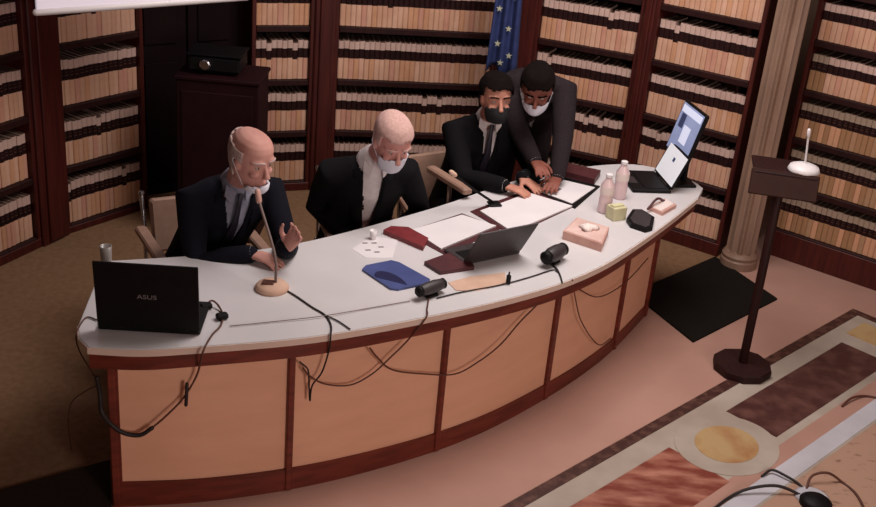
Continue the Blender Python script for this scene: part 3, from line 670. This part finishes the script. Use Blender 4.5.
# ------------------------------------------------------------------ desk top items
def sheet(name, pts, m, z0, th, label=None, cat=None, group=None, parent=None):
    P_ = [at(u, v, z0) for u, v in pts]; o = MB().prism([XY(p) for p in P_], z0, z0+th).build(name, m, parent)
    if label: tag(o, label, cat, group)
    return o
T = HT
# laptop on the left, lid back to the camera
def laptop(label, hl, hr, lean, depth, hgt, matb, face_m, logo=None, side=1, marks=None, bez=.012):
    hl, hr = V(hl), V(hr); X = (hr-hl).normalized(); w = (hr-hl).length; N = V((X.y, -X.x, 0))*side   # N: from hinge to the user
    mid = (hl+hr)/2; t = thing('laptop', label, 'laptop', mid+N*depth/2)
    MB().bevbox(mid+N*depth/2+Z*.011, X*(w/2), N*(depth/2), Z*.009, .006).build('base', matb, t)
    MB().bevbox(mid+N*(depth*.38)+Z*.0207, X*(w/2-.025), N*(depth*.27), Z*.0012, .001).build('keyboard', MT['black_p'], t)
    MB().bevbox(mid+N*(depth*.84)+Z*.0203, X*.05, N*(depth*.11), Z*.0006, .0005).build('touchpad', MT['grey_p'], t)
    L_ = (Z*math.cos(lean)-N*math.sin(lean)); nn = (N*math.cos(lean)+Z*math.sin(lean)); h0 = mid+Z*.022
    lid = MB().bevbox(h0+L_*hgt/2, X*(w/2), L_*(hgt/2), nn*.005, .004).build('lid', matb, t)
    MB().bevbox(h0+L_*hgt/2+nn*.0055, X*(w/2-bez), L_*(hgt/2-bez), nn*.0008, .0005).build('screen', face_m, lid)
    for sg in (-1, 1): MB().loft([mid+Z*.02+X*sg*w*.32-X*.02, mid+Z*.02+X*sg*w*.32+X*.02], .007, n=10).build('hinge', matb, t)
    if logo:
        cu = bpy.data.curves.new('t', 'FONT'); cu.body = logo; cu.size = .026; cu.align_x = 'CENTER'; cu.align_y = 'CENTER'; cu.extrude = .0006
        to = bpy.data.objects.new('t', cu); col.objects.link(to); me = bpy.data.meshes.new_from_object(to.evaluated_get(bpy.context.evaluated_depsgraph_get())); bpy.data.objects.remove(to)
        mb = MB(); bx = -nn; X_ = X
        c = h0+L_*hgt*.5-nn*.0058
        Xd = L_.cross(bx)
        mb.v = [tuple(c+Xd*v.co.x*1.25+L_*v.co.y+bx*v.co.z) for v in me.vertices]; mb.f = [tuple(p.vertices) for p in me.polygons]; mb.m = [0]*len(mb.f)
        mb.build('lettering', MT['logo'], lid)
    return t, lid, (h0, X, L_, nn)
hl, hr = at(98, 330, T), at(200, 336, T); hl.z = hr.z = T
laptop('black laptop with silver lettering on its lid at the left end of the desk', hl, hr, R(6), .25, .285, MT['black_p'], MT['scr3'], logo='ASUS', side=-1)
# middle laptop
hl, hr = at(463, 266, T), at(520, 254, T); hl.z = hr.z = T
laptop('open dark grey laptop in the middle of the desk, lid tilted back', hl, hr, R(30), .16, .205, MT['grey_p'], MT['scr3'], side=-1)
sheet('document_case', [(424, 265), (440, 275), (474, 270), (467, 255), (452, 255)], MT['dmaroon'], T, .018, 'dark purple-brown leather document case against the middle laptop', 'case')
# right laptop, screen towards the men
hl, hr = at(654, 174, T), at(671, 194, T); hl.z = hr.z = T
t, lid, (h0, X, L_, nn) = laptop('open laptop with a bright white page on screen at the right end of the desk', hl, hr, R(22), .22, .2, MT['black_p'], MT['scr2'], side=1)
MB().bevbox(h0+L_*.13+nn*.0068+X*.0, X*.014, L_*.012, nn*.0004, .0003).build('dark_mark', MT['scrd'], lid)
# monitor
mt, mr = at(680, 122, 1.02), at(699, 138, 1.02)
X = V((mr.x-mt.x, mr.y-mt.y, 0)).normalized(); N = V((X.y, -X.x, 0)); c = at(687, 133, 1.03); c = V((c.x, c.y, 0)); wv = .14; hv = .135
t = thing('computer_monitor', 'flat black monitor showing a bluish video picture, behind the right laptop', 'monitor', c+Z*T)
L_ = (Z*.97-N*.24).normalized(); nn = (N*.97+Z*.24).normalized(); mc = c+Z*1.035
hs_ = MB().bevbox(mc, X*(wv+.012), L_*(hv+.012), nn*.012, .006).build('housing', MT['black_p'], t)
MB().bevbox(mc+nn*.0125, X*wv, L_*hv, nn*.001, .0005).build('screen', MT['scr1'], t)
MB().bevbox(mc+nn*.0140+L_*(hv-.03), X*(wv-.01), L_*.02, nn*.0004, .0002).build('pale_picture_strip', MT['scrl'], hs_)
MB().bevbox(mc+nn*.0140-L_*.02+X*.01, X*.045, L_*.05, nn*.0004, .0002).build('pale_figure', MT['scrl'], hs_)
MB().bevbox(mc+nn*.0140+L_*.04-X*.08, X*.03, L_*.04, nn*.0004, .0002).build('dark_figure', MT['scrd'], hs_)
MB().bevbox(c+Z*(T+.08)-N*.03, X*.02, N*.012, Z*.08+N*-.0, .004).build('stand_neck', MT['black_p'], t)
MB().bevbox(c+Z*(T+.008)-N*.0, X*.1, N*.07, Z*.008, .004).build('stand_foot', MT['black_p'], t)
# tumbler at the left back corner
def glass(c, r, h, label):
    return tag(MB().lathe(c, [(r*.8, 0), (r, h), (r-.003, h), (r*.8-.004, .008), (.001, .008)], 24).build('drinking_glass', MT['water'], smooth=True), label, 'glass')
p = at(102, 268, T); p.z = T; glass(p+V((.03, -.03, 0)), .025, .12, 'clear drinking glass at the back left corner of the desk')
# microphone 1
c = at(272, 289, T); c.z = T
t = thing('gooseneck_microphone', 'gooseneck microphone on a round tan base in front of the balding man', 'microphone', c)
MB().lathe(c, [(.07, 0), (.072, .012), (.06, .026), (.03, .032), (.001, .033)], 24).build('base', MT['beige'], t, smooth=True)
MB().bevbox(c+V((-.015, -.01, .034)), V((.025, 0, 0)), V((0, .018, 0)), Z*.006, .004).build('switch_plate', MT['cable_b'], t)
tip = at(259, 201, T+.33)
MB().tube([c+Z*.03+V((.015, 0, 0)), c+Z*.15+V((.005, .02, 0)), tip], .006, n=10).build('gooseneck', MT['cable_g'], t, smooth=True)
MB().loft([tip, tip+(tip-c).normalized()*.04], .013).build('microphone_head', MT['pink'], t, smooth=True)
# papers with sketches
o = sheet('drawn_paper', [(352, 249), (372, 236), (398, 240), (392, 258), (366, 258)], MT['paper'], T, .0012, 'white paper with small dark sketches beside the grey-haired man', 'paper')
for u, v in ((368, 250), (374, 243), (381, 247), (377, 252), (365, 243)): MB().bevbox(at(u, v, T+.0015), V((.012, .004, 0)), V((-.003, .005, 0)), Z*.0003, .0001).build('sketch_mark', MT['ink'], o)
# cup
p = at(373, 239, T); p.z = T
t = tag(MB().lathe(p, [(.013, 0), (.018, .045), (.0165, .045), (.0125, .004), (.001, .004)], 18).build('paper_cup', MT['cap'], smooth=True), 'tiny white paper cup at the cuff of the grey-haired man', 'cup')
# blotters and papers
sheet('desk_blotter', [(404, 233), (462, 214), (501, 229), (446, 256)], MT['dmaroon'], T, .004, 'dark maroon blotter under the papers behind the middle laptop', 'blotter')
sheet('paper_stack', [(412, 231), (462, 216), (496, 227), (441, 250)], MT['paper'], T+.004, .008, 'pile of white papers on the maroon blotter behind the middle laptop', 'papers')
sheet('desk_blotter', [(470, 212), (528, 190), (576, 206), (512, 236)], MT['dmaroon'], T, .004, 'dark maroon blotter in front of the man in the black mask', 'blotter')
sheet('paper_stack', [(480, 212), (529, 194), (572, 207), (512, 233)], MT['paper'], T+.004, .008, 'wide pile of white papers in front of the man in the black mask', 'papers')
f = sheet('closed_folder', [(383, 234), (391, 230), (408, 231), (428, 242), (423, 251)], MT['maroon'], T, .022, 'closed red folder lying in front of the grey-haired man', 'folder')
# open portfolio with document
sheet('portfolio', [(522, 187), (556, 176), (600, 187), (575, 209)], MT['black_p'], T, .006, 'open black portfolio under a white document by the bending man', 'portfolio')
o = sheet('document', [(530, 188), (557, 179), (595, 188), (572, 204)], MT['paper'], T+.006, .004, 'white document with a dark block on the black portfolio', 'document')
MB().prism([XY(at(u, v, T+.01)) for u, v in ((538, 186), (544, 184), (562, 189), (556, 192))], T+.0102, T+.0108).build('dark_block', MT['ink'], o)
f2 = [(545, 172), (556, 166), (600, 176), (594, 185)]
sheet('folder_stack', f2, MT['dmaroon'], T, .035, 'stack of dark maroon folders behind the black portfolio', 'folders')
# blue tray
o = sheet('blue_folder', [(362, 271), (366, 267), (391, 262), (399, 264), (430, 281), (426, 285), (398, 291), (390, 290)], MT['blue'], T, .01, 'blue plastic folder with a dark half-round print near the front edge', 'folder')
MB().prism([XY(at(391+16*math.cos(a)-4*math.sin(a), 281-9*math.sin(a)+4*math.cos(a), T+.01)) for a in [math.pi*i/14 for i in range(15)]], T+.0102, T+.0112).build('half_round_print', MT['dblue'], o)
# table-top barrel microphones
def barrel(label, u0, v0, u1, v1, r, cat='microphone', leg=True):
    a, b = at(u0, v0, T+r+.012), at(u1, v1, T+r+.012); c = (a+b)/2
    t = thing('conference_microphone', label, cat, (c.x, c.y, T))
    MB().loft([a, a.lerp(b, .3), a.lerp(b, .7), b], [r*.8, r, r, r*.85], n=18).build('barrel', MT['grey_p'], t, smooth=True)
    d = (b-a).normalized()
    for e, s_ in ((a, -1), (b, 1)): MB().lathe(e, [(r*.84, 0), (r*.86, r*.5), (r*.5, r*.85)], 18, d*s_).build('end_cap', MT['black_p'], t, smooth=True)
    MB().bevbox((c.x, c.y, T+.007), V((d.x, d.y, 0)).normalized()*.03, V((-d.y, d.x, 0)).normalized()*.022, Z*.006, .003).build('foot', MT['black_p'], t)
    return t
barrel('dark barrel-shaped table microphone beside the blue folder', 421, 291, 441, 284, .028)
barrel('dark rounded table microphone beside the tissue box', 548, 257, 561, 250, .037)
def upright(u, v, w, h, label):
    p = at(u, v, T); p.z = T; t = thing('cable_plug', label, 'plug', p)
    MB().bevbox(p+Z*h/2, V((w, .3*w, 0)), V((-.3*w, w, 0)), Z*h/2, .004).build('plug_body', MT['black_p'], t)
    MB().tube([p+Z*h*.95, p+Z*(h+.012)], .004, sm=0).build('cable_stub', MT['cable'], t)
upright(508, 284, .009, .045, 'small dark upright plug on the desk beside the beige envelope')
sheet('envelope', [(448, 283), (470, 277), (505, 273), (506, 283), (478, 291), (456, 291)], MT['beige'], T, .003, 'beige envelope lying in front of the middle laptop', 'envelope')
# tissue box
b = thing('tissue_box', 'pinkish beige tissue box with a white tissue on the right part of the desk', 'tissue box', at(586, 240, T)); bx0 = [at(u, v, T) for u, v in ((562, 239), (576, 225), (608, 235), (601, 252))]
mb = MB(); mb.prism([XY(p) for p in bx0], T, T+.042); mb.build('box', MT['pink'], b)
ct = sum(bx0, V((0, 0, 0)))/4
mb = MB(); mb.prism([XY(ct.lerp(p, .93)) for p in bx0], T+.042, T+.045); mb.build('lid_print', MT['pinkl'], b)
mb = MB(); pts = []; rings = []
for k, (r, h) in enumerate(((.026, .044), (.032, .052), (.026, .062), (.008, .068))):
    for i in range(16): a = 2*math.pi*i/16; rr = r*(1+.35*math.sin(3*a+k)); pts.append((ct.x+rr*math.cos(a)*1.4, ct.y+rr*math.sin(a), T+h+.006*math.sin(5*a)))
fs = [tuple(range(48, 64)), tuple(reversed(range(16)))]+[(k*16+i, k*16+(i+1) % 16, (k+1)*16+(i+1) % 16, (k+1)*16+i) for k in range(3) for i in range(16)]
mb.add(pts, fs).build('tissue', MT['tissue'], b, smooth=True)
# bottles
def bottle(u, v, h, r, label):
    p = at(u, v, T); p.z = T; t = thing('water_bottle', label, 'bottle', p, 'water bottles on the desk')
    MB().lathe(p, [(r*.9, 0), (r, .01), (r, h*.35), (r*.93, h*.42), (r, h*.5), (r, h*.72), (r*.45, h*.88), (r*.42, h*.94)], 20).build('bottle_body', MT['bottle'], t, smooth=True)
    MB().lathe(p+Z*h*.93, [(r*.5, 0), (r*.5, h*.07), (r*.4, h*.08)], 16).build('cap', MT['cap'], t)
    MB().lathe(p+Z*h*.5, [(r*1.02, 0), (r*1.02, h*.2)], 20).build('label_wrap', MT['tissue'], t)
bottle(604, 212, .21, .036, 'clear water bottle nearer the tissue box, left of its twin')
bottle(619, 198, .21, .036, 'clear water bottle nearer the right laptop')
p = at(607, 219, T); p.z = T
t = thing('yellow_green_carton', 'small yellow-green folded carton at the foot of the bottles', 'carton', p+V((.04, 0, 0)))
c = p+V((.045, .02, 0))
MB().bevbox(c+Z*.035, V((.035, .02, 0)), V((-.018, .03, 0)), Z*.035, .003).build('carton_body', MT['lime'], t)
MB().bevbox(c+Z*.074, V((.03, .018, 0)), V((-.008, .014, 0)), Z*.004, .002).build('flap', MT['lime'], t)
# black speakerphone
pts = [(626, 222), (632, 213), (641, 213), (654, 221), (652, 231), (645, 233), (630, 228)]
o = thing('speakerphone', 'flat black conference speakerphone right of the bottles near the edge', 'telephone', at(640, 223, T))
P_ = [XY(at(u, v, T)) for u, v in pts]; MB().prism(P_, T, T+.022).build('housing', MT['black_p'], o)
MB().prism(inset(P_, .018), T+.022, T+.026).build('speaker_grille', MT['grey_p'], o)
# pink spectacle case
o = thing('pink_box', 'small open pinkish box by the front edge near the right laptop', 'box', at(661, 209, T))
P_ = [XY(at(u, v, T)) for u, v in ((648, 210), (664, 202), (676, 208), (662, 216))]
MB().prism(P_, T, T+.02).build('tray', MT['pink'], o); MB().prism(inset(P_, .016), T+.02, T+.023).build('lining', MT['tissue'], o)
q = at(648, 209, T+.02); w = at(664, 201, T+.02); MB().tube([q, q.lerp(w, .5)+Z*.035, w], .007).build('rim', MT['dmaroon'], o)
# armrest-like microphone of the third seat (gooseneck)
c = at(494, 207, T); c.z = T+.012
t = thing('gooseneck_microphone', 'slim dark gooseneck microphone slanting up beside the man in the black mask', 'microphone', c)
MB().bevbox(c+Z*.006, V((.03, .01, 0)), V((-.01, .03, 0)), Z*.006, .004).build('base', MT['black_p'], t)
tip = at(455, 175, T+.2)
MB().tube([c+Z*.01, c.lerp(tip, .5)-Z*.0, tip], .007, n=10).build('gooseneck', MT['black_p'], t, smooth=True)
MB().loft([tip, tip+(tip-c).normalized()*.03], .012).build('microphone_head', MT['beige'], t, smooth=True)
# ------------------------------------------------------------------ cables
def cable(label, pts, r=.004, m='cable', name='cable'): return tag(MB().tube(pts, r, n=8).build(name, MT[m], smooth=True), label, 'cable')
def dk(u, v): p = at(u, v, T+.005); return p
def onfront(u, v):                                      # point hanging in front of the desk face: depth from the desk base line
    best = None
    for z in [i*.01 for i in range(0, 72)]:
        p = at(u, v, z); d = min(((V((q.x, q.y, 0))-V((p.x, p.y, 0))).length) for q in bl)
        n_ = min(range(nb_), key=lambda i: (V((bl[i].x, bl[i].y))-V((p.x, p.y))).length)
        t_ = (bl[min(n_+1, nb_-1)]-bl[max(n_-1, 0)]).normalized(); sd = (V((p.x, p.y, 0))-V((bl[n_].x, bl[n_].y, 0))).dot(V((-t_.y, t_.x, 0)))
        if best is None or abs(sd+.03) < best[0]: best = (abs(sd+.03), p)
    return best[1]
def edge(u, v): p = at(u, v, T); return p+V((0, -.012, .002))
t = thing('power_adapter', 'black plugs and power cord beside the left laptop, cord looping down the front', 'power cord', dk(205, 310))
for (u, v) in ((206, 308), (222, 318)): MB().bevbox(dk(u, v)+Z*.009, V((.02, .012, 0)), V((-.008, .014, 0)), Z*.012, .005).build('plug', MT['black_p'], t)
MB().tube([dk(200, 312), dk(212, 305)+Z*.02, dk(222, 312), dk(221, 325), dk(212, 335), edge(204, 350), onfront(198, 372), onfront(190, 388), onfront(180, 402), onfront(165, 417), onfront(152, 428)], .004).build('cord', MT['cable_b'], t, smooth=True)
MB().tube([onfront(152, 428), onfront(140, 435), onfront(124, 433), onfront(111, 424), onfront(107, 412)+V((-.02, 0, 0)), at(100, 395, .52)+V((-.0, 0, 0)), at(97, 378, .6)], .009).build('cord_sleeve', MT['cable'], t, smooth=True)
MB().loft([onfront(187, 384), onfront(186, 405)], .007).build('cord_tie', MT['cable'], t, smooth=True)
cable('thin cable curling off the left end of the desk by the laptop', [dk(97, 320), dk(88, 317), dk(82, 322), at(76, 336, T-.01), at(80, 352, T-.1), at(92, 372, .6), at(97, 380, .58)], .003, 'cable_b')
cable('thin cable sagging outside the left end of the desk', [at(97, 385, .55), at(84, 392, .45), at(72, 402, .32), at(68, 420, .2), at(70, 440, .08), at(72, 450, .006)], .0025, 'cable_b')
cable('black microphone cable running from the tan microphone base over the front edge', [dk(284, 289), dk(296, 296), dk(312, 307), dk(325, 315), dk(331, 325), edge(331, 335), onfront(329, 350), onfront(322, 372), onfront(312, 386), onfront(310, 401), onfront(309, 386), onfront(308, 370), onfront(300, 362)], .0035)
cable('thin cable branching on the white top beside the tan microphone base', [dk(325, 315), dk(338, 321), dk(350, 329)], .003)
cable('long thin grey cable lying along the front of the white desk top', [dk(230, 326), dk(270, 322), dk(320, 317)+Z*.003, dk(370, 308), dk(410, 301)], .002, 'cable_g')
cable('cable dropping from the barrel microphone and sagging across the second front panel', [dk(429, 297), dk(427, 309), edge(426, 317), onfront(408, 340), onfront(392, 356), onfront(372, 374), onfront(350, 385), onfront(325, 384), onfront(310, 376), onfront(303, 368)], .0035, 'cable_b')
cable('cable looping across the second and third front panels to the fourth post', [onfront(370, 348), onfront(378, 358), onfront(393, 370), onfront(425, 374), onfront(455, 374), onfront(478, 362), onfront(500, 345), onfront(520, 322), onfront(540, 302)], .0035, 'cable_b')
cable('cable hanging in a deep loop across the fourth front panel', [edge(572, 279), onfront(575, 296), onfront(580, 318), onfront(590, 336), onfront(600, 345), onfront(611, 338)], .003, 'cable_b')
cable('cable sagging between the last two posts under the desk top', [onfront(577, 288), onfront(596, 297), onfront(615, 290), onfront(632, 276), onfront(648, 258)], .003, 'cable_b')
cable('dark cable from the middle laptop along the front edge to the plug', [dk(437, 298), dk(462, 292), dk(500, 285), dk(530, 277), dk(552, 270), dk(558, 272)], .003)
cable('short dark cable by the tissue box running to the front edge', [dk(548, 262), dk(556, 268), dk(560, 275), edge(562, 282)], .004)
# floor cables at lower right
def fz(u, v, z=.008): return at(u, v, z)
cable('black cable arching over the floor inlay towards the bottom edge', [fz(700, 520), fz(730, 497), fz(752, 488, .03), fz(778, 486, .04), fz(800, 495), fz(806, 500), fz(815, 512)], .007)
cable('thin dark cable curving from the pale strip to the floor junction', [fz(762, 476), fz(772, 470, .02), fz(786, 476, .02), fz(800, 485), fz(806, 494)], .006)
cable('reddish cable curling right of the floor junction', [fz(806, 490), fz(812, 476, .04), fz(828, 473, .05), fz(842, 482), fz(856, 494), fz(866, 512)], .006, 'cable_b')
cable('thin cable looping on the pale strip at the right edge', [fz(842, 406), fz(852, 398, .02), fz(866, 396), fz(885, 400)], .006, 'cable_b')
c = fz(815, 505, .0); t = thing('floor_junction', 'black floor cable junction with a pale collar at the bottom right', 'junction box', c)
MB().lathe(c, [(.07, 0), (.07, .02), (.05, .035), (.001, .04)], 20).build('housing', MT['black_p'], t, smooth=True)
MB().lathe(c+V((.0, .05, 0)), [(.075, 0), (.078, .006), (.06, .014), (.001, .014)], 20).build('collar', MT['lav_m'], t, smooth=True)
# ------------------------------------------------------------------ light
def area(name, loc, size, e, c, tgt=None, sy=None):
    d = bpy.data.lights.new(name, 'AREA'); d.energy = e; d.color = c; d.size = size
    if sy: d.shape = 'RECTANGLE'; d.size_y = sy
    o = bpy.data.objects.new(name, d); col.objects.link(o); o.location = loc
    if tgt: o.rotation_euler = (V(tgt)-V(loc)).to_track_quat('-Z', 'Y').to_euler()
    return o
area('ceiling_light_centre', (.8, 4.8, 3.5), 1.5, 78, (1, .92, .88), (.5, 5.0, .7))
area('ceiling_light_right', (2.2, 3.8, 3.5), 1.2, 10, (1, .84, .74), (1.6, 4.8, 0))
area('front_fill', (2.7, -1.0, 2.3), 1.4, 108, (1, .84, .78), (.5, 5.0, .5))  # unseen fill added to brighten the desk front panels
area('ceiling_light_back', (.2, 5.8, 3.5), 1.4, 27, (1, .88, .86), (.1, 6.8, .8))
w = bpy.data.worlds.new('world'); bpy.context.scene.world = w; w.use_nodes = True
w.node_tree.nodes['Background'].inputs[0].default_value = (.075, .052, .05, 1); w.node_tree.nodes['Background'].inputs[1].default_value = 1
sc = bpy.context.scene; sc.view_settings.view_transform = 'Standard'; sc.view_settings.look = 'None'; sc.view_settings.gamma = 1; sc.view_settings.use_curve_mapping = False
sc.view_settings.exposure = 0
for o in bpy.data.objects:
    if '_o' in o: del o['_o']
